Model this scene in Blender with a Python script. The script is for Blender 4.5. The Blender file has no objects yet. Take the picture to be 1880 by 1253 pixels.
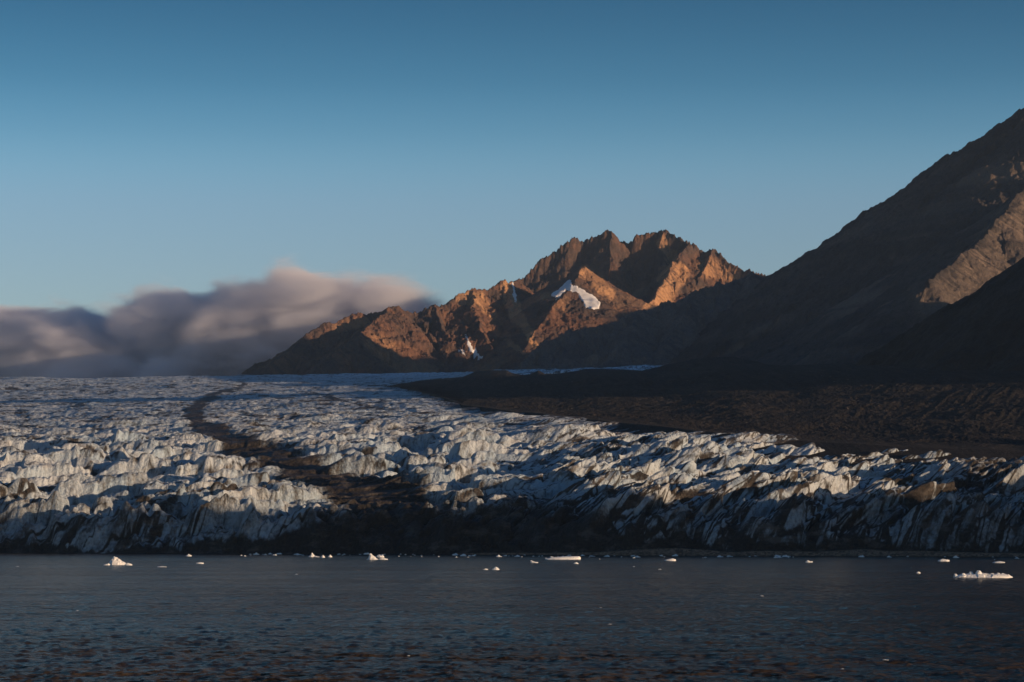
import bpy, math, random, time
import numpy as np
from mathutils import Vector

# ------------------------------------------------------------------ set-up
random.seed(7)
SC = bpy.context.scene
COL = SC.collection
F, YH, H = 4422.0, 983.0, 10.0        # lens (photo pixels), eye-level row, eye height above water
SUN_AZ, SUN_EL = math.radians(120), math.radians(4.6)
TS = np.array([math.sin(SUN_AZ), math.cos(SUN_AZ)])

def W(px, py, Y):
    """where a point seen at that place of the photo stands when it is Y metres away"""
    return ((px - 940) / F * Y, Y, H - (py - YH) / F * Y)

# ------------------------------------------------------------------ noise
from concurrent.futures import ThreadPoolExecutor
POOL = ThreadPoolExecutor(4)
GA = np.linspace(0, 2*np.pi, 257)[:256]
GC, GS = np.cos(GA).astype(np.float32), np.sin(GA).astype(np.float32)

def _hu(ix, iy, seed):
    n = ix*np.uint32(374761393)
    n += iy*np.uint32(668265263)
    n += np.uint32((seed*1442695041) & 0xFFFFFFFF)
    n ^= n >> np.uint32(13)
    n *= np.uint32(1274126177)
    n ^= n >> np.uint32(16)
    n *= np.uint32(2246822519)
    n ^= n >> np.uint32(15)
    return n

def _h(ix, iy, seed):
    n = _hu(ix.astype(np.int32).view(np.uint32), iy.astype(np.int32).view(np.uint32), seed)
    return (n & np.uint32(0xFFFFFF)).astype(np.float32)*np.float32(1/0x1000000)

def threaded(fn):
    def run(x, y, seed=0):
        x = np.asarray(x); y = np.broadcast_to(np.asarray(y), x.shape)
        if x.size < 40000: return fn(x, y, seed)
        xs = np.array_split(x.reshape(-1), 8); ys = np.array_split(y.reshape(-1), 8)
        r = list(POOL.map(lambda q: fn(q[0], q[1], seed), zip(xs, ys)))
        if isinstance(r[0], tuple):
            return tuple(np.concatenate([q[i] for q in r]).reshape(x.shape) for i in range(len(r[0])))
        return np.concatenate(r).reshape(x.shape)
    return run

def _perlin(x, y, seed=0):
    x0 = np.floor(x); y0 = np.floor(y)
    fx = (x-x0).astype(np.float32); fy = (y-y0).astype(np.float32)
    u = fx*fx*fx*(fx*(fx*6-15)+10); v = fy*fy*fy*(fy*(fy*6-15)+10)
    ix = x0.astype(np.int32).view(np.uint32); iy = y0.astype(np.int32).view(np.uint32)
    c = []
    for dy in (0, 1):
        for dx in (0, 1):
            a = _hu(ix+np.uint32(dx), iy+np.uint32(dy), seed) & np.uint32(255)
            c.append(GC[a]*(fx-np.float32(dx))+GS[a]*(fy-np.float32(dy)))
    p = c[0]+u*(c[1]-c[0]); q = c[2]+u*(c[3]-c[2])
    return (p+v*(q-p))*np.float32(1.5)
perlin = threaded(_perlin)

def fbm(x, y, seed=0, oct=5, gain=.5, lac=2.03):
    s = 0; a = 1.0; n = 0
    for i in range(oct):
        s = s + a*perlin(x, y, seed+i*17); n += a
        x = x*lac + 13.7; y = y*lac + 5.1; a *= gain
    return s/n

def ridged(x, y, seed=0, oct=4, gain=.5, lac=2.07):
    s = 0; a = 1.0; n = 0; w = 1.0
    for i in range(oct):
        r = (1-np.abs(perlin(x, y, seed+i*31)))**2
        s = s + a*r*w; n += a; w = np.clip(r*1.4, 0, 1)
        x = x*lac + 3.3; y = y*lac + 9.1; a *= gain
    return s/n

def _worley(x, y, seed=0):
    """F1, F2, offset to the nearest centre and that cell's three random numbers"""
    x0 = np.floor(x); y0 = np.floor(y)
    f1 = np.full(x.shape, 9.0); f2 = np.full(x.shape, 9.0)
    ox = np.zeros(x.shape); oy = np.zeros(x.shape)
    cx = np.zeros(x.shape); cy = np.zeros(x.shape)
    for dx in (-1, 0, 1):
        for dy in (-1, 0, 1):
            gx = x0+dx; gy = y0+dy
            px = gx+.1+.8*_h(gx, gy, seed); py = gy+.1+.8*_h(gx, gy, seed+5)
            ddx = x-px; ddy = y-py
            d = np.sqrt(ddx*ddx+ddy*ddy)
            near = d < f1
            f2 = np.where(near, f1, np.minimum(f2, d))
            f1 = np.where(near, d, f1)
            ox = np.where(near, ddx, ox); oy = np.where(near, ddy, oy)
            cx = np.where(near, gx, cx); cy = np.where(near, gy, cy)
    return f1, f2, ox, oy, _h(cx, cy, seed+11), _h(cx, cy, seed+12), _h(cx, cy, seed+13)
worley = threaded(_worley)

def sm(a, b, x):
    t = np.clip((x-a)/(b-a), 0, 1)
    return t*t*(3-2*t)

def polydist(px, py, pts):
    """distance to a polyline, and the width given along it: pts = (x, y, width)"""
    best = np.full(px.shape, 1e9); wid = np.zeros(px.shape)
    for (x0, y0, w0), (x1, y1, w1) in zip(pts[:-1], pts[1:]):
        dx, dy = x1-x0, y1-y0
        t = np.clip(((px-x0)*dx+(py-y0)*dy)/(dx*dx+dy*dy+1e-9), 0, 1)
        d = np.hypot(px-x0-t*dx, py-y0-t*dy)
        w = w0+t*(w1-w0)
        q = d/w
        n = q < best
        best = np.where(n, q, best)
    return best

def inpoly(px, py, poly):
    r = np.zeros(px.shape, bool)
    n = len(poly)
    for i in range(n):
        x0, y0 = poly[i]; x1, y1 = poly[(i+1) % n]
        c = ((y0 > py) != (y1 > py)) & (px < (x1-x0)*(py-y0)/(y1-y0+1e-12)+x0)
        r ^= c
    return r

# ------------------------------------------------------------------ mesh helpers
def tag(o, label=None, cat=None, group=None, kind=None):
    if label: o['label'] = label
    if cat: o['category'] = cat
    if group: o['group'] = group
    if kind: o['kind'] = kind
    return o

def mesh_from(name, verts, faces, mat, attrs=None, smooth=True, parent=None):
    me = bpy.data.meshes.new(name)
    nv, nf = len(verts), len(faces)
    k = faces.shape[1]
    me.vertices.add(nv); me.vertices.foreach_set('co', np.asarray(verts, np.float32).ravel())
    me.loops.add(nf*k); me.loops.foreach_set('vertex_index', faces.astype(np.int32).ravel())
    me.polygons.add(nf)
    me.polygons.foreach_set('loop_start', np.arange(0, nf*k, k, dtype=np.int32))
    me.polygons.foreach_set('loop_total', np.full(nf, k, np.int32))
    me.polygons.foreach_set('use_smooth', np.full(nf, smooth, bool))
    me.update(calc_edges=True)
    for an, a in (attrs or {}).items():
        at = me.attributes.new(an, 'FLOAT', 'POINT')
        at.data.foreach_set('value', np.asarray(a, np.float32).ravel())
    me.materials.append(mat)
    o = bpy.data.objects.new(name, me)
    COL.objects.link(o)
    o.parent = parent
    return o

def grid_faces(nr, nc):
    i = np.arange(nr*nc).reshape(nr, nc)
    return np.stack([i[:-1, :-1], i[:-1, 1:], i[1:, 1:], i[1:, :-1]], -1).reshape(-1, 4)

def sheet(name, X, Y, Z, mat, attrs=None, smooth=True, parent=None, keep=None):
    nr, nc = X.shape
    f = grid_faces(nr, nc)
    v = np.stack([X, Y, Z], -1).reshape(-1, 3)
    if keep is not None:
        kf = keep.ravel()[f].any(1)
        f = f[kf]
        used = np.zeros(len(v), bool); used[f.ravel()] = True
        idx = np.cumsum(used)-1
        v = v[used]; f = idx[f]
        attrs = {k: a.ravel()[used] for k, a in (attrs or {}).items()}
    return mesh_from(name, v, f, mat, attrs, smooth, parent)

def fan(u0, u1, nu, Yrows):
    U, YY = np.meshgrid(np.linspace(u0, u1, nu), Yrows)
    return U*YY, YY

# ------------------------------------------------------------------ material helpers
class NT:
    def __init__(s, name, vol=False):
        s.m = bpy.data.materials.new(name); s.m.use_nodes = True
        s.t = s.m.node_tree; s.t.nodes.clear()
        s.out = s.t.nodes.new('ShaderNodeOutputMaterial')
    def n(s, typ, **kw):
        nd = s.t.nodes.new(typ)
        for k, v in kw.items():
            if k.startswith('i_'):
                key = k[2:]
                nd.inputs[int(key) if key.isdigit() else key.replace('_', ' ')].default_value = v
            else: setattr(nd, k, v)
        return nd
    def l(s, a, b): s.t.links.new(a, b)
    def val(s, x, sock):
        if hasattr(x, 'is_linked'): s.l(x, sock)
        else: sock.default_value = x
    def math(s, op, a, b=0.0, c=None, clamp=False):
        nd = s.n('ShaderNodeMath', operation=op); nd.use_clamp = clamp
        s.val(a, nd.inputs[0]); s.val(b, nd.inputs[1])
        if c is not None: s.val(c, nd.inputs[2])
        return nd.outputs[0]
    def ss(s, x, a, b, lo=0.0, hi=1.0):
        nd = s.n('ShaderNodeMapRange', interpolation_type='SMOOTHSTEP')
        s.val(x, nd.inputs[0])
        for i, v in enumerate((a, b, lo, hi)): nd.inputs[1+i].default_value = v
        return nd.outputs[0]
    def mix(s, f, a, b):
        nd = s.n('ShaderNodeMix', data_type='RGBA')
        s.val(f, nd.inputs[0])
        for x, sk in ((a, nd.inputs[6]), (b, nd.inputs[7])):
            if isinstance(x, tuple): sk.default_value = (*x, 1)
            else: s.l(x, sk)
        return nd.outputs[2]
    def attr(s, name):
        return s.n('ShaderNodeAttribute', attribute_name=name).outputs['Fac']
    def noise(s, scale, detail=5, rough=.55, vec=None, dim='3D', dist=0.0):
        nd = s.n('ShaderNodeTexNoise', noise_dimensions=dim)
        nd.inputs['Scale'].default_value = scale; nd.inputs['Detail'].default_value = detail
        nd.inputs['Roughness'].default_value = rough; nd.inputs['Distortion'].default_value = dist
        if vec is not None: s.l(vec, nd.inputs['Vector'])
        return nd.outputs[0]
    def pos(s):
        return s.n('ShaderNodeNewGeometry').outputs['Position']
    def scaled(s, vec, sx, sy, sz, rot=(0, 0, 0)):
        mp = s.n('ShaderNodeMapping')
        mp.inputs['Scale'].default_value = (sx, sy, sz); mp.inputs['Rotation'].default_value = rot
        s.l(vec, mp.inputs['Vector'])
        return mp.outputs[0]
    def bump(s, h, strength, dist):
        b = s.n('ShaderNodeBump'); b.inputs['Strength'].default_value = strength
        b.inputs['Distance'].default_value = dist; s.l(h, b.inputs['Height'])
        return b.outputs[0]
    def surf(s, col, rough=.9, spec=.25, normal=None, **kw):
        p = s.n('ShaderNodeBsdfPrincipled')
        if isinstance(col, tuple): p.inputs['Base Color'].default_value = (*col, 1)
        else: s.l(col, p.inputs['Base Color'])
        s.val(rough, p.inputs['Roughness'])
        p.inputs['Specular IOR Level'].default_value = spec
        if normal is not None: s.l(normal, p.inputs['Normal'])
        for k, v in kw.items(): p.inputs[k.replace('_', ' ')].default_value = v
        s.l(p.outputs[0], s.out.inputs['Surface'])
        return s.m

def rock_mat(name, dark, brown, tan, scale=1.0, bump=1.0):
    t = NT(name); P = t.pos()
    big = t.noise(.006*scale, 6, .6, P)
    fine = t.noise(.06*scale, 6, .65, P)
    speck = t.noise(.35*scale, 3, .6, P)
    c = t.mix(t.ss(big, .38, .62), dark, brown)
    c = t.mix(t.math('MULTIPLY', t.ss(fine, .42, .7), .55), c, tuple(x*.55 for x in dark))
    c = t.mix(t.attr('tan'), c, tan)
    c = t.mix(t.attr('rock'), c, tuple(x*.8 for x in dark))
    lum = t.ss(speck, .3, .75, .75, 1.3)
    hv = t.n('ShaderNodeHueSaturation'); t.l(c, hv.inputs['Color']); t.l(lum, hv.inputs['Value'])
    hgt = t.math('ADD', fine, t.math('MULTIPLY', speck, .35))
    return t.surf(hv.outputs[0], .92, .15, t.bump(hgt, .8*bump, 6.0/scale))

def snow_mat():
    t = NT('packed_snow'); P = t.pos()
    c = t.mix(t.ss(t.noise(.05, 5, .6, P), .4, .75), (.82, .80, .78), (.66, .62, .58))
    return t.surf(c, .7, .3)

def ice_mat():
    t = NT('glacier_ice'); P = t.pos()
    n1 = t.noise(.03, 6, .6, P); n2 = t.noise(.6, 6, .7, P)
    # foliation: layered ice, steeply dipping
    st = t.noise(1.0, 6, .7, t.scaled(P, .5, .5, .12, (.5, .3, .4)))
    ice = t.mix(t.ss(n1, .35, .65), (.42, .525, .61), (.57, .61, .63))
    ice = t.mix(t.math('MULTIPLY', t.ss(st, .5, .72), .45), ice, (.40, .40, .40))
    dcol = t.mix(t.ss(n2, .35, .65), (.020, .018, .016), (.048, .037, .029))
    d = t.math('ADD', t.attr('dirt_shade'), t.math('MULTIPLY', t.math('SUBTRACT', n2, .5), .9))
    d = t.math('ADD', d, t.math('MULTIPLY', t.math('SUBTRACT', st, .5), .8))
    ice = t.mix(t.attr('snow'), ice, (.76, .86, .94))  # clean far snow, blue skylight on the shaded strips put into its colour
    c = t.mix(t.ss(d, .12, .95), ice, dcol)
    c = t.mix(t.math('MULTIPLY', t.ss(t.noise(1.0, 6, .7, t.scaled(P, .07, .05, .16)), .5, .68), .42), c, (.25, .215, .185))
    hgt = t.math('ADD', t.math('MULTIPLY', n2, .8), t.math('MULTIPLY', st, .9))
    hgt = t.math('ADD', hgt, t.math('MULTIPLY', t.noise(.16, 5, .6, P, dist=.5), 2.8))
    return t.surf(c, .55, .3, t.bump(hgt, .9, 1.8))

def gravel_mat(name, a, b, s=1.0):
    t = NT(name); P = t.pos()
    str_ = t.noise(1.0, 6, .68, t.scaled(P, .11, .006, .02, (0, 0, .29)))
    fine = t.noise(.25*s, 6, .7, P)
    big = t.noise(.007, 4, .5, P)
    c = t.mix(t.ss(str_, .38, .64), a, b)
    c = t.mix(t.math('MULTIPLY', t.ss(big, .4, .65), .6), c, tuple(x*1.1+.004 for x in a))
    c = t.mix(t.math('MULTIPLY', t.ss(fine, .45, .7), .6), c, tuple(x*.5 for x in a))
    w = t.n('ShaderNodeTexVoronoi'); w.inputs['Scale'].default_value = .11; t.l(P, w.inputs['Vector'])
    speck = t.math('MULTIPLY', t.math('LESS_THAN', w.outputs['Distance'], .13), t.math('GREATER_THAN', t.noise(.02, 3, .6, P), .54))
    c = t.mix(t.math('MULTIPLY', speck, .5), c, (.3, .26, .22))
    return t.surf(c, .95, .15, t.bump(t.math('ADD', str_, fine), .9, 3.0))

def shore_mat():
    t = NT('shore_gravel'); P = t.pos()
    v = t.n('ShaderNodeTexVoronoi'); v.inputs['Scale'].default_value = .9; t.l(P, v.inputs['Vector'])
    sep = t.n('ShaderNodeSeparateColor'); t.l(v.outputs['Color'], sep.inputs[0])
    c = t.mix(sep.outputs[0], (.10, .07, .05), (.36, .23, .15))
    return t.surf(c, .9, .2, t.bump(v.outputs['Distance'], 1.0, .6))

def water_mat():
    t = NT('silty_sea'); P = t.pos()
    n = t.noise(.05, 4, .6, t.scaled(P, 1, .35, 1))
    c = t.mix(t.ss(n, .35, .65), (.035, .0245, .0165), (.054, .0385, .026))
    w1 = t.noise(1.0, 6, .62, t.scaled(P, 1.1, 1.0, .9, (0, 0, .2)))
    w2 = t.noise(1.0, 4, .6, t.scaled(P, .17, .2, .2, (0, 0, -.2)))
    hgt = t.math('ADD', t.math('MULTIPLY', w1, .35), t.math('MULTIPLY', w2, 1.2))
    lane = t.ss(t.noise(1.0, 3, .5, t.scaled(P, .012, .03, 1)), .36, .64, .6, 1.15)
    return t.surf(c, .16, .03, t.bump(t.math('MULTIPLY', hgt, lane), 1.0, 1.3), IOR=1.33)

def berg_mat(dirty=0.0):
    t = NT('berg_ice'); P = t.pos()
    n = t.noise(.8, 6, .65, P)
    c = t.mix(t.ss(n, .35, .7), (.86, .85, .82), (.70, .73, .73))
    c = t.mix(t.math('MULTIPLY', t.ss(t.noise(2.2, 4, .6, P), .55, .75), .45), c, (.40, .38, .35))
    return t.surf(c, .5, .35, t.bump(n, .6, .5), )

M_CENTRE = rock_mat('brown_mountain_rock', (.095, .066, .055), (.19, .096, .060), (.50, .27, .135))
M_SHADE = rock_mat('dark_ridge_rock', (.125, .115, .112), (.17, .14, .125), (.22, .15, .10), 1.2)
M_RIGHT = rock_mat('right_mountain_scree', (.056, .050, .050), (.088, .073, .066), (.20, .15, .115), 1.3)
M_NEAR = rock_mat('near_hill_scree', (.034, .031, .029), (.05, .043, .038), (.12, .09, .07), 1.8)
M_MORAINE = gravel_mat('moraine_gravel', (.025, .0225, .021), (.052, .042, .035))
M_SNOW = snow_mat(); M_ICE = ice_mat(); M_SHORE = shore_mat(); M_WATER = water_mat(); M_BERG = berg_mat()

# ------------------------------------------------------------------ mountains: crests and spurs with their falling slopes
def massif(X, Y, ridges, seed, warp=10, gully=1.0, rough=1.0, floor=-50):
    """each ridge: dict(p=[(px,py,Y)...], k=slope, c=cliff height, cb=cliff run, jag=crest roughness, wl=gully spacing)"""
    wx = X+warp*fbm(X/130, Y/130, seed, 4)+warp*.7*fbm(X/38, Y/38, seed+51, 3); wy = Y+warp*2*fbm(X/130, Y/130, seed+50, 4)+warp*fbm(X/38, Y/38, seed+52, 3)
    best = np.full(X.shape, -1e6); bt = np.zeros(X.shape); bd = np.zeros(X.shape)
    bw = np.full(X.shape, 60.0); bg = np.ones(X.shape); bu = np.ones(X.shape)
    off = 0.0
    for r in ridges:
        pts = [W(*p) if len(p) == 3 else p[1:] for p in r['p']]
        k = r.get('k', .62); c = r.get('c', 40); cb = r.get('cb', 60); jag = r.get('jag', 6); wl = r.get('wl', 70); kb = r.get('kb', k); gu = r.get('gu', 1.0)
        t0 = off
        for (x0, y0, z0), (x1, y1, z1) in zip(pts[:-1], pts[1:]):
            dx, dy = x1-x0, y1-y0; L = math.hypot(dx, dy)
            t = np.clip(((wx-x0)*dx+(wy-y0)*dy)/(L*L), 0, 1)
            d = np.hypot(wx-x0-t*dx, wy-y0-t*dy)
            s = t0+t*L
            z = z0+t*(z1-z0)
            kk = k if kb == k else np.where(dx*(wy-y0)-dy*(wx-x0) < 0, kb, k)
            h = z-kk*d-c*(1-np.exp(-d/cb))
            m = h > best
            best = np.where(m, h, best); bt = np.where(m, s, bt); bd = np.where(m, d, bd)
            bw = np.where(m, wl, bw); bg = np.where(m, jag, bg); bu = np.where(m, gu, bu)
            t0 += L
        off = t0+5000
    z = best
    # jagged crest
    z = z+bg*np.exp(-bd/90)*(perlin(bt/48, bt*0+.5, seed+3)*.45+perlin(bt/19, bt*0+.2, seed+4)*.5+perlin(bt/8, bt*0+.1, seed+9)*.35)
    # gullies running straight down each slope
    g = ridged(bt/bw+.6*fbm(bt/300, bd/250, seed+5, 2), bd/(bw*5), seed+6, 3)
    g2 = ridged(bt/(bw*.37), bd/(bw*2.4), seed+7, 3)
    amp = sm(0, 90, bd)
    g3 = ridged(bt/(bw*.14)+.3*g2, bd/(bw*.9), seed+8, 2)
    z = z+gully*bu*(amp*((g-.55)*30+(g2-.55)*14)+sm(0, 40, bd)*(g3-.55)*9)
    z = z+rough*(.35+.65*bu)*((ridged(X/48, Y/48, seed+40, 3)-.5)*9*sm(10, 80, bd)+fbm(X/4.5, Y/4.5, seed+41, 2)*1.1+(ridged(X/11, Y/11, seed+42, 3)-.5)*3.2)
    z = z+rough*(.35+.65*bu)*((fbm(X/60, Y/60, seed+20, 5, .55))*9*(.35+.65*np.clip(bd/60, 0, 1)) + (ridged(X/23, Y/23, seed+30, 4)-.5)*5)
    return np.maximum(z, floor), bt, bd, g, g2

def pxy(X, Y, Z):
    return 940+F*X/Y, YH-F*(Z-H)/Y

def mask_poly(PX, PY, lines, seed, soft=.5):
    m = np.zeros(PX.shape)
    nx = PX+10*fbm(PX/22, PY/22, seed, 4); ny = PY+10*fbm(PX/22, PY/22, seed+9, 4)
    for pts, s in lines:
        q = polydist(nx, ny, pts)
        m = np.maximum(m, s*(1-sm(soft, 1.0, q)))
    return m

def snow_patch(parent, X, Y, Z, PX, PY, polys, seed, lift=3.0):
    nx = PX+5.0*fbm(PX/8, PY/8, seed, 5, .65); ny = PY+5.0*fbm(PX/8, PY/8, seed+3, 5, .65)
    for poly, ymin in polys:
        ins = inpoly(nx, ny, poly) & (Y < ymin[1]) & (Y > ymin[0])
        m = ins.astype(float)
        for _ in range(2):
            m[1:-1, 1:-1] = (m[1:-1, 1:-1]+m[:-2, 1:-1]+m[2:, 1:-1]+m[1:-1, :-2]+m[1:-1, 2:])/5
        if (m > .02).sum() < 8: continue
        Zs = Z.copy()
        for _ in range(14):
            Zs[1:-1, 1:-1] = (Zs[:-2, 1:-1]+Zs[2:, 1:-1]+Zs[1:-1, :-2]+Zs[1:-1, 2:])/4
        z = np.maximum(Zs, Z-2.0)+lift*(m-.5)*2
        sheet('snow_patch', X, Y, z, M_SNOW, parent=parent, keep=m > .02)

# --- central mountain
rows = np.concatenate([np.linspace(6250, 7600, 520), np.linspace(7604, 8350, 230), np.linspace(8370, 9300, 30)])
X, Y = fan(-.115, .145, 1150, rows)
crest = [(949,514,7950),(959,506,7960),(993,479,7980),(1017,459,8000),(1039,443,8000),(1048,438,8000),(1073,441,8010),(1091,432,8000),(1104,425,7990),
         (1119,424,7990),(1131,431,8000),(1136,441,8020),(1153,444,8030),(1161,444,8030),(1168,432,8010),(1190,425,8000),(1208,427,8000),(1218,420,7990),
         (1233,431,7970),(1258,445,7940),(1266,446,7900),(1292,465,7880),(1307,456,7870),(1323,468,7850),(1350,490,7820),(1375,495,7780),(1394,500,7750),(1428,508,7700),(1480,530,7650)]
left = [(718,563,6990),(733,564,7010),(748,572,7040),(763,573,7050),(778,566,7060),(796,560,7080),(815,561,7100),(845,539,7150),(871,529,7200),(897,531,7260),(919,516,7330),(935,520,7500),(949,516,7800)]
ridges_c = [
    dict(p=crest, k=.78, c=70, cb=50, jag=13, wl=58),
    dict(p=left, k=.58, c=18, cb=40, jag=8, wl=62),
    dict(p=[(718,563,6990),(690,590,6860),(640,627,6650),(600,660,6500),(572,688,6380)], k=.60, c=6, jag=5, wl=70),
    dict(p=[(718,563,7000),(705,573,7010),(673,577,7000),(658,573,6990),(636,583,6960),(614,593,6930),(599,593,6910),(573,607,6860),(536,641,6720),(476,688,6500)], k=.60, c=10, jag=6, wl=80),
    dict(p=[(796,560,7080),(812,600,6960),(850,650,6800)], k=.60, c=14, cb=25, jag=9, wl=45),
    dict(p=[(871,529,7200),(868,560,7060),(890,620,6860),(915,668,6700)], k=.58, c=12, cb=25, jag=8, wl=50),
    dict(p=[(925,520,7350),(945,560,7180),(985,620,6950),(1010,655,6830)], k=.6, c=5, jag=4, wl=80),
    dict(p=[(1069,489,7300),(1048,505,7400),(1040,511,7450),(1000,536,7600),(970,556,7700),(957,574,7720)], k=.58, c=6, jag=4, wl=90, gu=.4),
    dict(p=[(1069,489,7300),(1100,513,7480),(1130,534,7650),(1165,553,7800)], k=.58, c=4, jag=2, wl=90, gu=.3),
    dict(p=[(1069,489,7300),(1052,520,7150),(1010,572,6950),(985,602,6850),(965,640,6720)], k=.55, c=6, jag=5, wl=60, gu=.4),
    dict(p=[(1100,513,7480),(1118,545,7250),(1127,580,7080),(1112,640,6850)], k=.55, c=4, jag=4, wl=60, gu=.35),
    dict(p=[(1266,446,7900),(1240,475,7750),(1228,500,7650),(1215,525,7550),(1190,560,7400),(1170,590,7250)], k=.74, c=18, cb=30, jag=6, wl=55),
    dict(p=[(1218,420,7990),(1205,470,7900),(1185,510,7800)], k=.9, c=10, jag=10, wl=40),
    dict(p=[(1119,424,7990),(1122,470,7900),(1115,520,7800)], k=.9, c=10, jag=10, wl=40),
    dict(p=[(1307,456,7870),(1290,500,7750),(1262,540,7600)], k=.7, c=14, cb=25, jag=9, wl=45),
]
Z, bt, bd, g, g2 = massif(X, Y, ridges_c, 3, gully=1.0, rough=1.1, warp=13)
PX, PY = pxy(X, Y, Z)
streak = ridged(bt/14, bd/260, 77, 3)
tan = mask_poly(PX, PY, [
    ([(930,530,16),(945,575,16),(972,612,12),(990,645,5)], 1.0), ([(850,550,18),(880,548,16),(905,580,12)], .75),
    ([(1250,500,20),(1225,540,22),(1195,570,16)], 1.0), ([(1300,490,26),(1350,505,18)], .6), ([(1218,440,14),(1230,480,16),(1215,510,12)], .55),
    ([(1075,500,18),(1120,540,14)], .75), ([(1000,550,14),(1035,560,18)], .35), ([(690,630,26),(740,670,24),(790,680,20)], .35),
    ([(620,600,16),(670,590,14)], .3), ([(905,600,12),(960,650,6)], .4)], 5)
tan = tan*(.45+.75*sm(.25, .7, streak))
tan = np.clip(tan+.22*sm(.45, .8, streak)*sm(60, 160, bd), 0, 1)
rock = np.clip(sm(.62, .8, g+.25*fbm(X/40, Y/40, 8, 3))*.8, 0, 1)*(1-.8*tan)
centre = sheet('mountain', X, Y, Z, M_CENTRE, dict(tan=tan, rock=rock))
tag(centre, 'sunlit brown rocky mountain with jagged twin summit and small white snow patches', 'mountain', kind='structure')
snow_patch(centre, X, Y, Z, PX, PY, [
    ([(1009,543),(1030,527),(1045,514),(1053,524),(1067,531),(1087,542),(1102,556),(1098,568),(1085,569),(1074,563),(1068,551),(1058,538),(1041,532),(1023,549)], (6800, 7500)),
    ([(855,613),(861,625),(868,640),(880,650),(885,658),(876,655),(864,648),(857,632)], (6300, 7200)),
    ([(839,640),(848,644),(857,652),(850,651)], (6300, 7200)),
    ([(937,519),(943,517),(946,535),(950,556),(946,556),(942,540)], (6900, 8100)),
], 21)

# --- dark peak half lost in the fog
rows = np.linspace(7200, 8400, 260)
X, Y = fan(-.145, -.06, 420, rows)
Z, bt, bd, g, g2 = massif(X, Y, [
    dict(p=[(360,690,7680),(400,655,7753),(440,605,7816),(455,606,7827),(500,640,7785),(560,690,7680)], k=.62, c=12, jag=5, wl=60),
    dict(p=[(450,606,7691),(500,590,7994),(535,572,8098),(560,600,8150),(610,640,8150)], k=.7, c=10, jag=6, wl=60)], 13)
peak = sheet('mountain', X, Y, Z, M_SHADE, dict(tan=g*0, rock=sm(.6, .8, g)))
tag(peak, 'dark shadowed peak half swallowed by the rolling fog bank', 'mountain', kind='structure')

# --- dark hill at the far left under the fog
rows = np.linspace(8100, 9100, 170)
X, Y = fan(-.29, -.185, 420, rows)
Z, bt, bd, g, g2 = massif(X, Y, [
    dict(p=[(-250,600,8816),(-60,642,8769),(20,654,8746),(60,665,8723),(120,695,8676)], k=.6, c=8, jag=5, wl=60)], 15)
lefthill = sheet('mountain', X, Y, Z, M_SHADE, dict(tan=g*0, rock=sm(.6, .8, g)))
tag(lefthill, 'low dark hill at the left edge buried under grey fog', 'mountain', kind='structure')

# --- dark spur in front of the central mountain
rows = np.linspace(4850, 6300, 440)
X, Y = fan(-.012, .15, 760, rows)
Z, bt, bd, g, g2 = massif(X, Y, [
    dict(p=[(1470,535,5842),(1424,522,5796),(1400,511,5750),(1381,506,5704),(1363,511,5685),(1332,519,5658),(1316,518,5639),(1295,528,5612),(1270,537,5584),(1249,550,5566),(1227,552,5547),(1196,567,5520),
            (1171,572,5474),(1128,590,5428),(1048,606,5382),(999,626,5336),(974,649,5290),(940,680,5225)], k=.55, kb=.9, c=14, cb=30, jag=7, wl=60),
    dict(p=[(1381,500,5704),(1370,560,5520),(1330,630,5290),(1290,670,5152)], k=.55, c=8, jag=5, wl=60),
    dict(p=[(1270,537,5584),(1250,590,5428),(1210,650,5244)], k=.55, c=8, jag=5, wl=50),
    dict(p=[(1171,572,5474),(1150,620,5317),(1120,665,5152)], k=.52, c=5, jag=5, wl=50)], 23, gully=.7)
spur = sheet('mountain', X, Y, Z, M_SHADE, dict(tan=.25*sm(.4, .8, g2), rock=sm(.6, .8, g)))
tag(spur, 'shadowed blue-grey rocky spur in front of the sunlit brown mountain', 'mountain', kind='structure')

# --- big right-hand mountain
rows = np.concatenate([np.linspace(4000, 5200, 330), np.linspace(5204, 6500, 330), np.linspace(6520, 7700, 40)])
X, Y = fan(.02, .30, 980, rows)
rm = [(2250,260,5350),(2120,215,5400),(2000,180,5500),(1930,180,5550),(1880,196,5600),(1869,201,5600),(1859,212,5610),(1838,234,5630),(1812,249,5650),(1782,266,5680),(1739,283,5700),(1704,307,5720),(1687,326,5740),
      (1652,357,5770),(1609,391,5800),(1588,406,5820),(1553,428,5840),(1519,449,5860),(1497,469,5880),(1484,470,5890),(1463,482,5900),(1441,497,5910),(1428,509,5920),
      (1390,538,5900),(1342,576,5860),(1286,624,5800),(1234,664,5740),(1190,690,5700)]
ridges_r = [
    dict(p=rm, k=.68, kb=1.45, c=10, cb=40, jag=6, wl=75),
    dict(p=[(1990,296,5000),(1900,334,4895),(1880,350,4850),(1830,405,4700),(1795,448,4570),(1765,466,4480),(1740,490,4380),(1705,514,4270),(1690,548,4215),(1680,600,4170)], k=.62, c=4, cb=30, jag=7, wl=45, gu=.4),
    dict(p=[(1645,410,5600),(1600,470,5450),(1500,590,5100),(1440,650,4900)], k=.56, c=4, jag=3, wl=80),
    dict(p=[(1765,340,5470),(1730,400,5350),(1620,560,4950),(1560,640,4750)], k=.56, c=4, jag=3, wl=80),
    dict(p=[('w',1640,5640,690),('w',1600,5756,680),('w',1600,5800,655),('w',1600,5900,672),('w',1600,6017,682),('w',1600,6269,782),('w',1600,6480,795),('w',1600,6679,845),('w',1600,6818,812),('w',1600,7138,840),('w',1620,7500,800)], k=.7, c=0, jag=3, wl=80),  # hidden back ridge, added to shade the base of the central mountain
]
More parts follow.
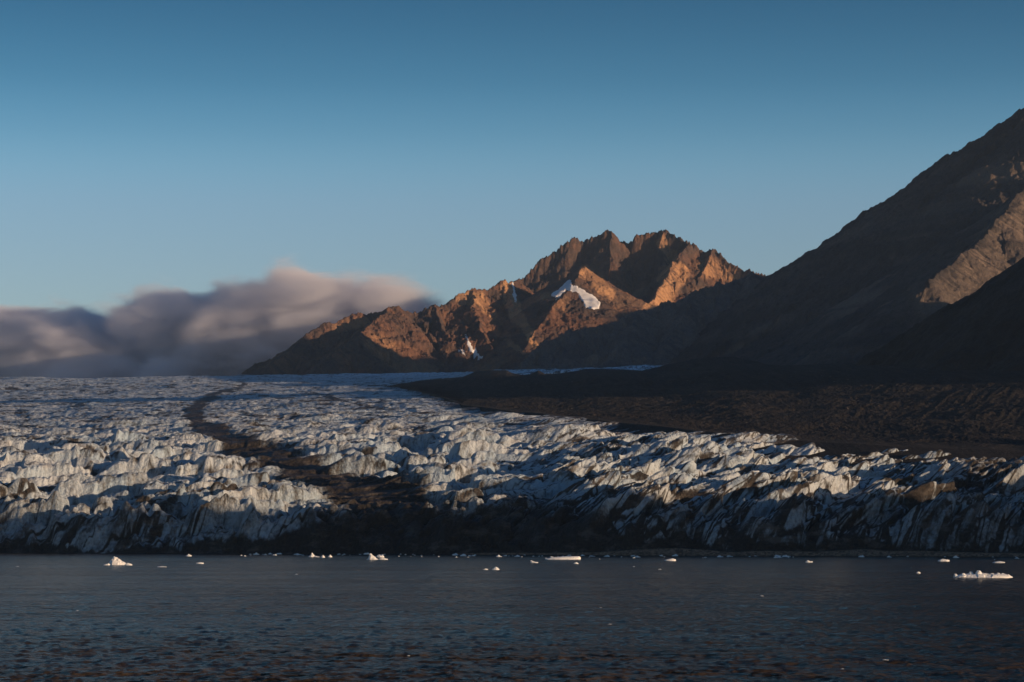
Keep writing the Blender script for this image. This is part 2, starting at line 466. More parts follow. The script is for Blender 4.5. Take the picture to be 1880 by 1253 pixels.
Z, bt, bd, g, g2 = massif(X, Y, ridges_r, 33, gully=.75, rough=.8)
PX, PY = pxy(X, Y, Z)
streak = ridged(bt/22, bd/420, 91, 3)
tan = np.clip(.6*sm(.45, .85, streak)*sm(-.2, .3, fbm(X/200, Y/200, 92, 3))+mask_poly(PX, PY, [([(1900,400,60),(1840,480,55),(1770,530,50),(1700,560,30)], .45), ([(1640,460,16),(1690,430,14)], .5), ([(1420,590,10),(1330,650,8)], .6)], 6)*.9, 0, 1)
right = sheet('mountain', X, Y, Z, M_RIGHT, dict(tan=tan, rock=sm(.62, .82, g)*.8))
tag(right, 'tall dark scree mountain rising at the right edge with one sunlit brown rib', 'mountain', kind='structure')
snow_patch(right, X, Y, Z, PX, PY, [([(1829,524),(1834,522),(1840,530),(1838,540),(1832,540)], (4200, 5200))], 31)

# --- near dark hill at the lower right (runs on out of the picture)
rows = np.concatenate([np.linspace(2050, 3100, 280), np.linspace(3110, 4300, 120)])
X, Y = fan(.06, .50, 800, rows)
near = [('w',1150,2780,385),('w',950,2830,400),(2080,330,2860),(2000,385,2880),(1930,430,2890),(1895,458,2900),(1872,480,2915),(1860,492,2940),(1840,520,3010),(1830,536,3080),(1790,571,3250),(1745,588,3400),(1700,601,3500),(1640,634,3700),(1580,664,3900),(1500,690,4000)]
Z, bt, bd, g, g2 = massif(X, Y, [
    dict(p=near, k=.78, c=4, cb=40, jag=4, wl=50),
    dict(p=[(1872,480,2915),(1880,560,2750),(1900,640,2600)], k=.6, c=4, jag=3, wl=40),
    dict(p=[('w',1150,2780,385),('w',1090,2550,330),('w',1020,2380,305),('w',960,2250,260)], k=.6, c=4, jag=3, wl=60),  # unseen ridge added to shade the front of this hill
    dict(p=[('w',1000,3470,320),('w',1000,3600,385),('w',1000,3720,415),('w',1000,3880,448),('w',1000,3990,452),('w',1000,4060,440),('w',1060,4200,400)], k=.6, c=4, jag=3, wl=60)], 43, gully=.22, rough=.45)  # unseen ridge added to shade the foot of the sunlit rib
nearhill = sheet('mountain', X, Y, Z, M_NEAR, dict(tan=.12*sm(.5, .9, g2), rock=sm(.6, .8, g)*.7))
tag(nearhill, 'almost black scree hill low at the right edge in front of the tall mountain', 'mountain', kind='structure')

# --- unseen ridge added off the right edge to shade the ice front's foot
xs = np.linspace(540, 900, 130); ys = np.linspace(600, 1600, 260)
X, Y = np.meshgrid(xs, ys)
Z, bt, bd, g, g2 = massif(X, Y, [dict(p=[('w',690,785,116),('w',700,830,102),('w',705,885,84),('w',700,933,74),('w',700,983,78),('w',700,1083,88),('w',700,1183,97),('w',700,1283,105),('w',720,1420,114)], k=.9, c=4, jag=3, wl=40)], 53, gully=.25, rough=.5, floor=-3)
shade_ridge = sheet('shade_ridge', X, Y, Z, M_NEAR, dict(tan=g*0, rock=sm(.6, .8, g)))
tag(shade_ridge, 'unseen dark rocky ridge added to shade the foot of the ice front', 'shade_ridge', kind='structure')

# ------------------------------------------------------------------ glacier
def front(x):
    return 1232-.39*x+10*perlin(x/95, x*0+.3, 61)+5*perlin(x/33, x*0+.7, 62)

PS = np.array([-400, 0, 6, 14, 40, 100, 200, 400, 800, 1700, 3270, 5300, 9000])
PZ = np.array([-3, -1, 9, 19, 26, 34, 47, 74, 111, 180, 293, 412, 470])
MARG = [(420,1330),(298,1400),(190,1500),(114,1680),(47,1900),(5,2080),(-49,2400),(-97,3050),(-170,3900),(-195,4200)]

def glacier_base(X, Y):
    s = Y-front(X)
    z = np.interp(s, PS, PZ)
    # the upper basin, level with the foot of the mountains
    PXg = 940+F*X/Y
    T = np.interp(PXg, [-300, 0, 370, 870, 1265, 1880, 2200], [696, 695, 691, 683, 669, 665, 665])
    Yt = np.interp(PXg, [0, 400, 600, 780, 890], [5150, 5250, 5900, 6400, 4900])
    zf = H+(YH-T)/F*Yt
    z0 = np.interp(4200-front(X), PS, PZ)
    w = np.clip((Y-4200)/(Yt-4200), 0, 1)
    z = np.where(Y > 4200, z0*(1-w)+w*zf+np.maximum(Y-Yt, 0)*.02, z)
    return s, z

r1 = np.linspace(1105, 1420, 520)
r2 = np.geomspace(1421, 2300, 480)
r3 = np.geomspace(2303, 6600, 560)
r4 = np.geomspace(6620, 9200, 40)
X, Y = fan(-.27, .27, 1560, np.concatenate([r1, r2, r3, r4]))
s, zb = glacier_base(X, Y)
PX, PY = pxy(X, Y, zb)
rt = sm(680, 1200, PX)                      # right-hand ice: long leaning ribs; left-hand ice: broken blocks
# medial moraine band, as it lies on the ice
jx = PX+15*fbm(X/45, Y/60, 71, 4)+9*fbm(X/11, Y/16, 74, 3); jy = PY+8*fbm(X/30, Y/30, 72, 4)
MQ0 = np.interp(Y, [m[1] for m in MARG], [m[0] for m in MARG])-X
med = 1-sm(.3, 1.5, polydist(jx, jy, [(445,711,3),(405,720,5),(372,738,8),(352,760,15),(365,785,16),(425,812,18),(500,838,23),(560,862,28),(610,884,30),(670,908,32),(760,925,30)]))
strand = 1-sm(.4, 1.1, polydist(jx, jy, [(560,725,2.2),(640,738,3),(700,752,2.5)]))
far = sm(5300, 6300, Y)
amp_s = sm(-4, 22, s)*(1-.30*sm(250, 700, s)-.22*sm(700, 2200, s))*(1-.7*far)*(1-.72*med)
qx = X+9*fbm(X/40, Y/40, 81, 4); qy = Y+9*fbm(X/40, Y/40, 82, 4)
def serac(ang, kind):
    ca, sa = math.cos(ang), math.sin(ang)
    A = qx*ca+qy*sa; B = -qx*sa+qy*ca           # A runs along the ribs
    def blocks(la, lb, seed):
        f1, f2, ox, oy, r1_, r2_, r3_ = worley(A/la, B/lb, seed)
        return r1_-.5, (r2_-.5)*2*ox, oy, r3_, f2-f1
    h1, t1, o1, k1, e1 = blocks(40, 22, 101+kind)
    h2, t2, o2, k2, e2 = blocks(16, 9, 102+kind)
    h3, t3, o3, k3, e3 = blocks(5.5, 3.6, 103+kind)
    # every block stands highest along its brow and sags away behind it
    h0, t0, o0, k0, e0 = blocks(95, 46, 104+kind)
    big = h0*9+t0*9-o0*9*(.3+k0)+h1*10+t1*9-o1*9*(.4+k1)-4*(1-sm(0, .25, e1))
    mid = h2*6+t2*5-o2*6*(.3+k2)-3*(1-sm(0, .25, e2))
    sml = h3*1.5+t3*1.5-o3*1.5*(.3+k3)
    ribs = np.abs(perlin(B/30, A/130, 111+kind))*1.3+.5*np.abs(perlin(B/12, A/75, 112+kind))-.45
    return big, mid, sml, ribs
fade1 = 1-.72*sm(180, 700, s); fade2 = 1-.35*sm(300, 900, s)
bl, ml, sl, rl = serac(.10, 0); br, mr, sr, rr = serac(.80, 20)
bm_ = sm(.25, .75, rt+.35*fbm(X/60, Y/60, 85, 3))
steep = 1-sm(90, 220, s)
blockL = bl*.72*fade1+ml*.6*fade2+sl*.8
blockR = br*.36*fade1+mr*.32*fade2+sr*.7+rr*(7+11*steep)
trans = .55*(ridged(qx/110, (qy+.3*qx)/34, 131, 2)-.5)+.9*(np.abs(perlin(qx/70, (qy-.25*qx)/24, 132))-.3)          # crevasses across the flow
amp_s = amp_s*np.where(Y < 4600, .25+.75*sm(-10, 70, MQ0), 1)
Z = zb+amp_s*(blockL*(1-bm_)+blockR*bm_+trans*(9+2*rt)*(1-.5*steep)*(1-.45*sm(300, 1000, s)))
Z = Z+7*fbm(X/160, Y/90, 121, 3)*sm(30, 160, s)*(1-.6*far)
Z = Z+amp_s*(1.5*(np.abs(fbm(X/8, Y/6, 141, 4))-.2)+.3*fbm(X/2.2, Y/2.2, 142, 3))
# runnels and buttresses on the cliff
cl_ = sm(-3, 4, s)*(1-sm(25, 75, s))
Z = Z+cl_*(7*(ridged((X+.5*s)/21, Y/60, 151, 3)-.5)+3*(ridged((X+.4*s)/7, Y/30, 152, 3)-.5))
Z = np.where(s < -4, -3, np.maximum(Z, np.minimum(zb*.35, 8)))
mq = np.interp(Y, [m[1] for m in MARG], [m[0] for m in MARG])-X
Z = Z-np.where(Y < 4700, sm(-5, 60, -mq)*45, 0)-amp_s*0
# weathering: round the steepest faces a little
for _ in range(2):
    Z[1:-1] = .25*Z[:-2]+.5*Z[1:-1]+.25*Z[2:]
for _ in range(3):
    Z[:, 1:-1] = .25*Z[:, :-2]+.5*Z[:, 1:-1]+.25*Z[:, 2:]
# dirt: thrust bands and veins, moraine, debris at the snout; also shade painted on the low front
def veins(la, lb, seed, rot, lo=.86, hi=.97):
    c_, s_ = math.cos(rot), math.sin(rot)
    a_ = X*c_+Y*s_+9*fbm(X/25, Y/25, seed, 3); b_ = -X*s_+Y*c_+6*fbm(X/14, Y/14, seed+1, 4)
    return sm(lo, hi, 1-np.abs(perlin(a_/la, b_/lb, seed+2)))*sm(-.45, .15, perlin(a_/(la*.8), b_/(lb*3), seed+3))
v1 = veins(60, 7, 161, .95); v2 = veins(70, 9, 166, .2); v3 = veins(40, 11, 171, -.5, .9, .98)
v4 = veins(90, 3.6, 176, .85, .80, .97)*bm_
vein = np.maximum.reduce([v4*.95, v1*(.5+.5*rt), v2*.85, v3*(.45+.5*rt)])
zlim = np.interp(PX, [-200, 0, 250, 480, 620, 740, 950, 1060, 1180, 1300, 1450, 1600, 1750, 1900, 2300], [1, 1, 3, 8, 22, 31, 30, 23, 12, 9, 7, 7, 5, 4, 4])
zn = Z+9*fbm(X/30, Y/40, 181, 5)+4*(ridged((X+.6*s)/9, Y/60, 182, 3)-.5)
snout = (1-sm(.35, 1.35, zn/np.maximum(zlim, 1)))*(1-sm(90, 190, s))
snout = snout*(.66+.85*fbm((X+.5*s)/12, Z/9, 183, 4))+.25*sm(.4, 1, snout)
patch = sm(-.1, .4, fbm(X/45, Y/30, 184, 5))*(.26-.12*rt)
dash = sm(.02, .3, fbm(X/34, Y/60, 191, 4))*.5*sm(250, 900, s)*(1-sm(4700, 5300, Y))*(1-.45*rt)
low_shade_dirt = .50*(1-sm(12, 50, zb))*(.55+.45*sm(-.25, .25, fbm((X-.5*s)/9, Y/12, 193, 5)))  # soft shade and grey dirt painted together over the low ice front
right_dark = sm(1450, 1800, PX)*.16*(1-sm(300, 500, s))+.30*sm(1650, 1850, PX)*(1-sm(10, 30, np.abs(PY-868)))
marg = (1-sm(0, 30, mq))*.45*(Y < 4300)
dirt_shade = np.clip(np.maximum.reduce([med*(1.15+.4*fbm(X/10, Y/8, 73, 3)), strand*.75, snout*1.15, vein*.85])+patch+dash+low_shade_dirt+right_dark+marg+.05, 0, 1.1)
X = X+np.clip(Z-zb, -12, 14)*(.15+.5*bm_)*sm(0, 20, s)*(1-sm(900, 1600, s))      # the blocks lean
gl = sheet('glacier', X, Y, Z, M_ICE, dict(dirt_shade=dirt_shade, snow=np.maximum(far, sm(860, 930, PX)*sm(4300, 4600, Y))*(1-dirt_shade*.6)), smooth=False)
tag(gl, 'wide crevassed glacier of broken white ice ending in a dark cliff at the water', 'glacier', kind='structure')
gz_far = (X[::3, ::3], Y[::3, ::3], Z[::3, ::3])

# ------------------------------------------------------------------ lateral moraine
U = np.linspace(-.06, .30, 1150)
T = np.concatenate([np.linspace(-.06, 1.0, 430), np.linspace(1.005, 2.2, 90)])
pxu = 940+F*U
Ym = np.interp(pxu, [690, 735, 800, 850, 950, 1050, 1150, 1240, 1330, 1420, 1500, 1650, 1880, 2300], [4500, 4150, 3050, 2420, 2080, 1900, 1780, 1680, 1590, 1540, 1500, 1440, 1385, 1290])
Yc = np.interp(pxu, [690, 735, 800, 870, 950, 1080, 1250, 1500, 1880, 2300], [4700, 4600, 4500, 4350, 4000, 3700, 3400, 3050, 2750, 2600])
yc_px = np.interp(pxu, [690, 725, 770, 850, 872, 900, 930, 942, 960, 975, 988, 1000, 1020, 1042, 1060, 1076, 1145, 1180, 1240, 1262, 1275, 1290, 1340, 1390, 1450, 1530, 1560, 1600, 1700, 1880, 2300],
                  [713, 707, 699, 692, 683, 680, 680, 686, 689, 687, 680, 686.5, 687, 684, 681, 677, 679, 681, 683, 681, 675, 670, 667, 669, 671, 668, 669, 667, 667, 664, 650])
zc = H+(YH-yc_px)/F*Yc
TT, UU = np.meshgrid(T, U, indexing='ij')
Y = Ym+(Yc-Ym)*TT; X = UU*Y
_, zbm = glacier_base(UU*Ym, np.broadcast_to(Ym, UU.shape))
tt = np.clip(TT, 0, 1)
zcs = zc.copy()
for _ in range(400): zcs[1:-1] = (zcs[:-2]+2*zcs[1:-1]+zcs[2:])/4
prof = .55*tt+.45*sm(0, 1, tt)
am = (zbm+2-H)/Ym; ac = (zcs-H)/Yc
Z = H+(am+(ac-am)*prof)*Y+(zc-zcs)*sm(.86, 1, TT)
Z = np.where(TT > 1, zc-(TT-1)*(Yc-Ym)*.05, Z)
Z = Z+np.where(TT < 0, TT*200, 0)
crs = X-.30*Y
fur = ridged((crs+5*fbm(X/50, Y/260, 201, 3))/13, Y/520, 202, 3)-.5
Z = Z+sm(0, .12, TT)*(fur*1.0*sm(-.2, .3, fbm(X/160, Y/500, 203, 3)+.15)+6*fbm(X/140, Y/140, 204, 4)+1.3*fbm(X/14, Y/14, 205, 4)+.9*fbm(X/4, Y/5, 206, 3))*(1-.9*sm(.75, .98, TT))
mor = sheet('moraine', X, Y, Z, M_MORAINE, smooth=True)
tag(mor, 'broad black gravel moraine with diagonal furrows along the right side of the ice', 'moraine', kind='structure')

# low moraine mound by the far ice, under the spur
rows = np.linspace(4300, 4900, 120)
X, Y = fan(.05, .13, 300, rows)
Z, bt, bd, g, g2 = massif(X, Y, [dict(p=[(1235,672,4600),(1270,660,4600),(1300,655,4600),(1345,655,4600),(1375,662,4600),(1420,674,4600)], k=.22, c=2, jag=1.5, wl=30)], 63, gully=.1, rough=.25, warp=4)
mound = sheet('gravel_mound', X, Y, Z, M_MORAINE)
tag(mound, 'low dark gravel mound between the far blue ice and the right mountain', 'mound', kind='structure')

# ------------------------------------------------------------------ sea and shore
Yr = 1/np.linspace(1/70, 1/1050, 900)
Yr = np.concatenate([Yr, np.linspace(1060, 1500, 60)])
X, Y = fan(-.42, .42, 1300, Yr)
dst = np.clip(Y/900, 0, 1)
Z = .22*fbm(X/11+.2*Y/9, Y/9, 301, 2)+.24*(ridged(X/4.6, Y/3.4, 302, 2)-.5)+.16*(ridged(X/1.9+3, Y/1.4, 303, 2)-.5)*(1-.4*dst)+.03*fbm(X/.7, Y/.5, 304, 2)*(1-dst)
sea = sheet('water', X, Y, Z*(1-.35*dst), M_WATER)
tag(sea, 'dark rippled grey-brown sea water in front of the glacier', 'water', kind='structure')

U = np.linspace(-.05, .30, 1500); Sx = np.linspace(-34, 22, 90)
UU, SS = np.meshgrid(U, Sx)
Xs = UU*1180; Yf = front(Xs)
pxs = 940+F*UU
Y = Yf+SS; X = Xs
w = sm(760, 900, pxs)
wid = np.interp(pxs, [700, 800, 1000, 1120, 1230, 1320, 1390, 1450, 1500, 1580, 1660, 1760, 1900, 2300], [0, 4, 7, 9, 17, 14, 11, 12, 11, 17, 16, 10, 8, 8])
top = np.interp(pxs, [700, 800, 1000, 1100, 1180, 1245, 1300, 1340, 1400, 1500, 1580, 1620, 1680, 1760, 1900, 2300], [0, .5, .7, 1.1, 2.6, 3.2, 2.4, 1.3, 2.0, 1.6, 3.0, 2.0, 2.2, 1.4, 1.2, 1.2])
q = np.clip((SS+wid)/np.maximum(wid, 1)/.6, 0, 1)
Z = -.6+(top+.75)*sm(0, 1, q)*w+.55*(ridged(X/2.2, Y/2.2, 401, 3)-.5)*sm(0, .3, q)*w+.25*fbm(X/.9, Y/.9, 403, 2)*w
beach = sheet('beach', X, Y, Z, M_SHORE, smooth=False)
tag(beach, 'narrow brown gravel beach along the foot of the dark ice cliff', 'beach', kind='structure')

# ------------------------------------------------------------------ floating ice
def lump(name, prof, depth, seed, hgt, mat=M_BERG, n=44, m=14, rough=.12):
    """a floating piece of ice: prof = outline heights along its length (0..1 -> 0..1), built as a closed, chipped solid"""
    L = 1.0
    xs = np.linspace(0, 1, n)
    ph = np.interp(xs, [p[0] for p in prof], [p[1] for p in prof])
    dp = np.sqrt(np.clip(1-(2*xs-1)**2*.97, 0.02, 1))*depth
    vv = []
    for i in range(n):
        for j in range(m):
            a = math.pi*j/(m-1)
            y = -math.cos(a)
            z = max(math.sin(a), 0)**.55
            vv.append((xs[i]-.5, y*dp[i]*.5*(1-.35*z*ph[i]), z*ph[i]*hgt))
    v = np.array(vv)
    f1, f2, ox, oy, ra, rb, rc = worley(v[:, 0]*9+seed, v[:, 1]*9+v[:, 2]*14, seed)
    dz = (ra-.5)*.3+(rb-.5)*ox*.6+(rc-.5)*oy*.6
    up = np.clip(v[:, 2]/hgt, 0, 1)
    v[:, 2] *= 1+rough*3.2*dz
    v[:, 1] += rough*.8*depth*(rb-.5)*(.3+up)
    v[:, 0] += rough*.1*(rc-.5)
    v[:, 2] += -.12*hgt*(1-up)
    f = grid_faces(n, m)
    v2 = v.copy(); v2[:, 2] = -.35*hgt
    # underside closes the solid
    base = len(v)
    lo = np.array([[xs[i]-.5, y*dp[i]*.45, -.5*hgt] for i in range(n) for y in (-1, 1)])
    v = np.vstack([v, lo])
    fl = []
    for i in range(n-1):
        a0 = i*m; a1 = (i+1)*m
        fl.append((base+2*i, base+2*i+2, a1, a0)); fl.append((a0+m-1, a1+m-1, base+2*i+3, base+2*i+1)); fl.append((base+2*i+1, base+2*i+3, base+2*i+2, base+2*i))
    return mesh_from(name, v, np.vstack([f, np.array(fl)]), mat, smooth=False)

def on_water(px, py):
    Y = H*F/(py-YH)
    return (px-940)/F*Y, Y

def berg(px0, px1, py_base, py_top, prof, label, cat='iceberg', name='iceberg', depth=.55, seed=1, group=None, rough=.12, rot=0.0):
    x0, Y = on_water(px0, py_base); x1, _ = on_water(px1, py_base)
    L = x1-x0; hgt = (py_base-py_top)/F*Y
    o = lump(name, prof, depth, seed, hgt/L, rough=rough)
    o.location = ((x0+x1)/2, Y, 0); o.scale = (L, L, L); o.rotation_euler = (0, 0, rot)
    return tag(o, label, cat, group)

berg(198, 234, 1037.5, 1021, [(0,.12),(.12,.5),(.22,.72),(.32,1),(.45,.86),(.58,.72),(.68,.5),(.8,.42),(.92,.3),(1,.08)], 'white pointed iceberg, the tallest one, floating at the left', seed=3, depth=.8)
berg(190, 202, 1038, 1034.5, [(0,.3),(.4,.6),(.8,1),(1,.4)], 'small flat ice chip touching the left foot of the pointed iceberg', 'ice floe', 'ice_floe', seed=4)
berg(229, 243, 1038, 1034, [(0,.5),(.4,1),(.8,.7),(1,.3)], 'small ice chip touching the right foot of the pointed iceberg', 'ice floe', 'ice_floe', seed=5)
fl = berg(1751, 1858, 1061, 1052.5, [(0,.3),(.05,.5),(.15,.85),(.3,.8),(.45,1),(.6,.9),(.75,.85),(.9,.75),(1,.25)], 'long flat white ice floe with knobbly lumps on top, at the right', 'ice floe', 'ice_floe', seed=6, depth=.35, rough=.2)
fx0, fY = on_water(1751, 1061); fx1, _ = on_water(1858, 1061)
for px, w_, top_ in ((1754, 7, 7.5), (1768, 9, 8.5), (1783, 10, 11), (1796, 12, 13.5), (1810, 9, 8), (1822, 9, 8.5), (1832, 8, 9), (1841, 9, 8.5), (1850, 6, 6.5)):
    k = lump('ice_knob', [(0,.55),(.25,.95),(.5,1),(.75,.9),(1,.5)], .95, px % 17, .75, n=12, m=9, rough=.12)
    k.scale = (w_/107,)*3; k.parent = fl
    k.location = ((px-1804.5)/107, random.uniform(-.05, .04), (top_-.75*w_)/107)
berg(672, 696, 1028, 1016.5, [(0,.1),(.15,.25),(.3,1),(.42,.95),(.5,.7),(.65,.6),(.8,.3),(1,.1)], 'pale blue-white iceberg with a blunt tower near the foot of the dark cliff', seed=7, depth=.8)
berg(695, 712, 1028, 1024, [(0,.5),(.4,1),(1,.4)], 'low white floe just right of the blunt-towered iceberg', 'ice floe', 'ice_floe', seed=8)
berg(566, 580, 1023, 1015, [(0,.2),(.3,.5),(.5,1),(.7,.6),(1,.2)], 'small cream iceberg with a single peak left of the blunt-towered iceberg', seed=9, depth=.8)
berg(589, 597, 1024, 1019, [(0,.3),(.5,1),(1,.2)], 'tiny pointed ice block, left one of a pair right of the cream iceberg', seed=10, depth=.9)
berg(602, 610, 1023.5, 1018.5, [(0,.3),(.5,1),(1,.3)], 'tiny pinkish ice block, right one of a pair right of the cream iceberg', seed=11, depth=.9)
berg(903, 917, 1046.5, 1041, [(0,.3),(.5,1),(.8,.7),(1,.2)], 'small white ice block in open water below the middle of the cliff', seed=12, depth=.8)
berg(886, 896, 1046.5, 1044, [(0,.3),(.6,1),(1,.5)], 'grey flat ice chip just left of the small block in open water', 'ice floe', 'ice_floe', seed=13)
berg(974, 988, 1033.5, 1029, [(0,1),(.3,.7),(.6,.4),(1,.3)], 'small white wedge of ice beside the long flat slab', 'ice floe', 'ice_floe', seed=14)
berg(1000, 1066, 1027.5, 1021.5, [(0,.1),(.1,.5),(.3,.8),(.6,.95),(.95,1),(1,.7)], 'long flat grey ice slab lying against the gravel shore', 'ice floe', 'ice_floe', seed=15, depth=.3, rough=.06)
berg(1053, 1062, 1035.5, 1032, [(0,.3),(.5,1),(1,.3)], 'tiny white ice chip in the water below the long flat slab', 'ice floe', 'ice_floe', seed=16)
berg(341, 352, 1021.5, 1017.5, [(0,.3),(.5,1),(1,.3)], 'small pinkish ice block against the cliff, right of the pointed iceberg', seed=17, depth=.8)
berg(360, 374, 1035, 1032.5, [(0,.5),(.5,1),(1,.6)], 'thin white ice sliver between the pointed and the cream iceberg', 'ice floe', 'ice_floe', seed=18)
berg(289, 306, 1041.5, 1039.8, [(0,.6),(.5,1),(1,.5)], 'very thin grey ice sliver right of the pointed iceberg', 'ice floe', 'ice_floe', seed=19)
berg(1220, 1241, 1030, 1025.5, [(0,.4),(.4,.8),(.7,1),(1,.6)], 'white two-layered floe by the left gravel mound of the beach', 'ice floe', 'ice_floe', seed=20)
berg(1479, 1492, 1033, 1028.5, [(0,.4),(.3,1),(.6,.5),(1,.5)], 'white floe with a raised left end left of the middle of the beach', 'ice floe', 'ice_floe', seed=22)
berg(1722, 1743, 1031, 1026.5, [(0,.5),(.4,1),(.7,.8),(1,.6)], 'white flat floe lying above the long knobbly floe, near the beach', 'ice floe', 'ice_floe', seed=23)
berg(1682, 1690, 1053, 1049.5, [(0,.3),(.5,1),(1,.4)], 'tiny white ice chip left of the long knobbly floe', 'ice floe', 'ice_floe', seed=24)
berg(1822, 1845, 1034, 1030.5, [(0,.4),(.5,1),(1,.5)], 'wide pale floe near the right end of the beach', 'ice floe', 'ice_floe', seed=25)

protos = []
for i in range(5):
    pr = [(0, .2), (.25, random.uniform(.4, 1)), (.5, random.uniform(.5, 1)), (.75, random.uniform(.3, .9)), (1, .2)]
    o = lump('ice_fragment', pr, .7, 40+i, .33, n=12, m=7, rough=.2)
    protos.append(o)
used = set()
def fragment(px, py, wpx, hrel, label, group):
    i = random.randrange(5)
    if i not in used: o = protos[i]; used.add(i)
    else:
        o = protos[i].copy(); COL.objects.link(o)
    x, Y = on_water(px, py)
    L = wpx/F*Y
    o.location = (x, Y, 0); o.scale = (L, L*random.uniform(.7, 1.3), L*hrel)
    o.rotation_euler = (0, 0, random.uniform(-.3, .3))
    tag(o, label, 'ice fragment', group)
def shore_row(px):
    Y = 1225.0
    for _ in range(4): Y = float(front(np.array([(px-940)/F*Y]))[0])
    wd = np.interp(px, [700, 800, 1000, 1120, 1230, 1320, 1390, 1450, 1500, 1580, 1660, 1760, 1900], [0, 4, 7, 9, 17, 14, 11, 12, 11, 17, 16, 10, 8])
    return YH+H*F/(Y-wd-2)
for i in range(120):
    px = random.choice([random.uniform(760, 1880), random.uniform(820, 1450), random.uniform(440, 800)])
    py = shore_row(px)+abs(random.gauss(0, 2.6))+.2
    fragment(px, py, random.choice([2.6, 3.5, 4, 5, 7, 9, 12]), random.uniform(.7, 1.4), 'small white scrap of brash ice drifting along the foot of the cliff and beach', 'brash ice along the shore')
for i in range(30):
    px = random.uniform(20, 1870); py = 1040+200*random.random()**1.7
    fragment(px, py, random.uniform(2.5, 6)*(1+(py-1040)/160), random.uniform(.25, .5), 'thin scrap of brash ice drifting in the open dark water', 'brash ice in open water')
for i, o in enumerate(protos):
    if i not in used: bpy.data.objects.remove(o)

# ------------------------------------------------------------------ fog bank spilling over the ridge
def fog():
    t = NT('rolling_fog'); P = t.pos()
    sep = t.n('ShaderNodeSeparateXYZ'); t.l(P, sep.inputs[0])
    x, y, z = sep.outputs
    # slow swell and finer shreds, drawn out down the slope to the right
    big = t.noise(1.0, 2.5, .5, t.scaled(P, .0042, .003, .008, (0, .30, 0)), dist=.4)
    fin = t.noise(1.0, 5, .55, t.scaled(P, .009, .005, .026, (0, .36, 0)), dist=.7)
    cur = t.n('ShaderNodeFloatCurve')
    u = t.math('DIVIDE', t.math('ADD', x, 2300.0), 2300.0)
    pts = [(0,.56),(.15,.57),(.251,.585),(.328,.545),(.383,.565),(.42,.53),(.463,.565),(.498,.63),(.527,.64),(.573,.59),(.61,.635),(.66,.64),(.678,.69),(.70,.695),(.749,.645),(.825,.635),(.879,.59),(.914,.54),(.95,.47),(1,.42)]
    c = cur.mapping.curves[0]
    c.points[0].location = pts[0]; c.points[-1].location = pts[-1]
    for p in pts[1:-1]: c.points.new(*p)
    cur.mapping.update()
    t.l(u, cur.inputs['Value'])
    top = t.math('MULTIPLY_ADD', cur.outputs[0], 600.0, 425.0)
    top = t.math('ADD', top, t.math('MULTIPLY', t.math('SUBTRACT', big, .5), 60.0))
    top = t.math('ADD', top, t.math('MULTIPLY', t.math('SUBTRACT', fin, .5), 95.0))
    dz = t.math('SUBTRACT', top, z)
    dens = t.ss(dz, -10.0, 45.0)
    # thinner towards the near side, where it dissolves in front of the peaks
    back = t.math('MULTIPLY', t.math('MAXIMUM', t.math('SUBTRACT', -600.0, x), 0.0), .40)
    yy = t.math('SUBTRACT', t.math('ADD', y, t.math('MULTIPLY', t.math('SUBTRACT', big, .5), 700.0)), back)
    near = t.ss(yy, 7200.0, 7560.0)
    side = t.ss(x, -170.0, -480.0)
    shred = t.ss(fin, .30, .60, .45, 1.0)
    d = t.math('MULTIPLY', t.math('MULTIPLY', dens, near), t.math('MULTIPLY', side, shred))
    d = t.math('MULTIPLY', d, .026)
    v = t.n('ShaderNodeVolumePrincipled')
    v.inputs['Color'].default_value = (.95, .945, .985, 1); v.inputs['Anisotropy'].default_value = 0.0
    t.l(d, v.inputs['Density'])
    t.l(v.outputs[0], t.out.inputs['Volume'])
    return t.m
FOG = fog()
xa, xb, ya, yb, za, zb_ = -2700, -140, 7050, 9600, 380, 960
v = np.array([(xa,ya,za),(xb,ya,za),(xb,yb,za),(xa,yb,za),(xa,ya,zb_),(xb,ya,zb_),(xb,yb,zb_),(xa,yb,zb_)])
f = np.array([(3,2,1,0),(4,5,6,7),(0,1,5,4),(1,2,6,5),(2,3,7,6),(3,0,4,7)])
cl = mesh_from('fog_bank', v, f, FOG, smooth=False)
tag(cl, 'soft pinkish grey fog bank rolling over the ridge at the left', 'fog bank', kind='stuff')

# ------------------------------------------------------------------ thin evening air
t = NT('evening_air')
v_ = t.n('ShaderNodeVolumePrincipled')
v_.inputs['Color'].default_value = (.48, .70, 1, 1); v_.inputs['Density'].default_value = 1.2e-5; v_.inputs['Anisotropy'].default_value = 0
t.l(v_.outputs[0], t.out.inputs['Volume'])
xa, xb, ya, yb, za, zb_ = -3400, 3400, -300, 9900, -60, 1350
v = np.array([(xa,ya,za),(xb,ya,za),(xb,yb,za),(xa,yb,za),(xa,ya,zb_),(xb,ya,zb_),(xb,yb,zb_),(xa,yb,zb_)])
hz_ = mesh_from('haze', v, np.array([(3,2,1,0),(4,5,6,7),(0,1,5,4),(1,2,6,5),(2,3,7,6),(3,0,4,7)]), t.m, smooth=False)
tag(hz_, 'thin blue evening haze between the water and the far mountains', 'haze', kind='stuff')

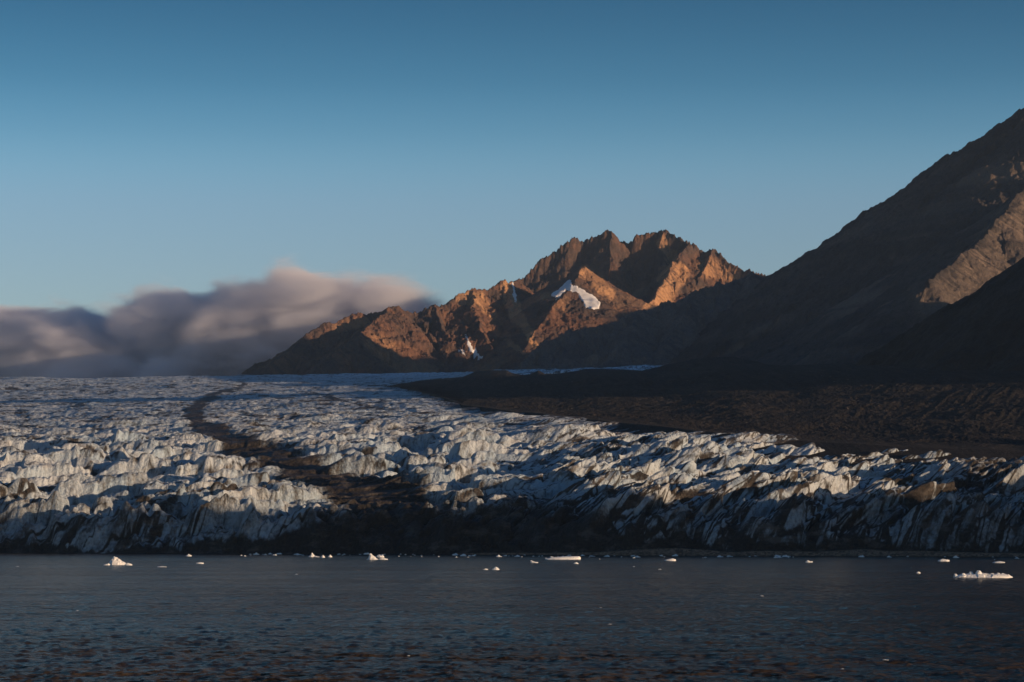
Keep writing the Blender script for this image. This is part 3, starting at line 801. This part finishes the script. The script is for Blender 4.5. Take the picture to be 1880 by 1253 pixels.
# ------------------------------------------------------------------ light
w = bpy.data.worlds.new('World'); SC.world = w; w.use_nodes = True
nt = w.node_tree; nt.nodes.clear()
out = nt.nodes.new('ShaderNodeOutputWorld'); bg = nt.nodes.new('ShaderNodeBackground')
sky = nt.nodes.new('ShaderNodeTexSky'); sky.sky_type = 'NISHITA'; sky.sun_disc = False
sky.sun_elevation = SUN_EL; sky.sun_rotation = SUN_AZ
sky.air_density = 1.0; sky.dust_density = .3; sky.ozone_density = 2.5
tc = nt.nodes.new('ShaderNodeTexCoord'); sx = nt.nodes.new('ShaderNodeSeparateXYZ'); nt.links.new(tc.outputs['Generated'], sx.inputs[0])
rp = nt.nodes.new('ShaderNodeValToRGB'); nt.links.new(sx.outputs[2], rp.inputs[0])
rp.color_ramp.interpolation = 'B_SPLINE'
els = [(0, (.78,.745,.92)), (.10, (.78,.745,.92)), (.135, (.75,.76,.92)), (.15, (.65,.77,.92)), (.165, (.46,.66,.82)), (.185, (.27,.51,.67)), (.22, (.115,.305,.43)), (.32, (.13,.29,.44)), (1, (.17,.33,.50))]   # a clear arctic evening: pale low down, deep blue above
while len(rp.color_ramp.elements) < len(els): rp.color_ramp.elements.new(.5)
for e, (p, c) in zip(rp.color_ramp.elements, els): e.position = p; e.color = (*c, 1)
mx = nt.nodes.new('ShaderNodeMix'); mx.data_type = 'RGBA'; mx.blend_type = 'MULTIPLY'; mx.inputs[0].default_value = 1
nt.links.new(sky.outputs[0], mx.inputs[6]); nt.links.new(rp.outputs[0], mx.inputs[7]); 
sc_ = nt.nodes.new('ShaderNodeVectorMath'); sc_.operation = 'SCALE'; sc_.inputs['Scale'].default_value = 2.4
nt.links.new(mx.outputs[2], sc_.inputs[0]); nt.links.new(sc_.outputs[0], bg.inputs['Color']); bg.inputs['Strength'].default_value = .1
nt.links.new(bg.outputs[0], out.inputs['Surface'])

L = bpy.data.lights.new('sun', 'SUN'); L.energy = 5.0; L.angle = math.radians(.5); L.color = (1, .69, .43)
so = bpy.data.objects.new('sun', L); COL.objects.link(so)
d = Vector((math.sin(SUN_AZ)*math.cos(SUN_EL), math.cos(SUN_AZ)*math.cos(SUN_EL), math.sin(SUN_EL)))
so.rotation_euler = (-d).to_track_quat('-Z', 'Y').to_euler()
so.location = (2000, -500, 900)

# ------------------------------------------------------------------ camera
cam = bpy.data.cameras.new('camera'); co = bpy.data.objects.new('camera', cam); COL.objects.link(co)
co.location = (0, 0, H); co.rotation_euler = (math.pi/2, 0, 0)
cam.sensor_width = 36; cam.lens = F/1880*36
cam.shift_y = (YH-626.5)/1880
cam.clip_start = 1; cam.clip_end = 60000
SC.camera = co

SC.view_settings.view_transform = 'Standard'; SC.view_settings.look = 'None'
SC.view_settings.exposure = 0; SC.view_settings.gamma = 1
cy = SC.cycles
cy.max_bounces = 6; cy.diffuse_bounces = 3; cy.glossy_bounces = 2; cy.volume_bounces = 5
cy.volume_step_rate = .5; cy.volume_max_steps = 256
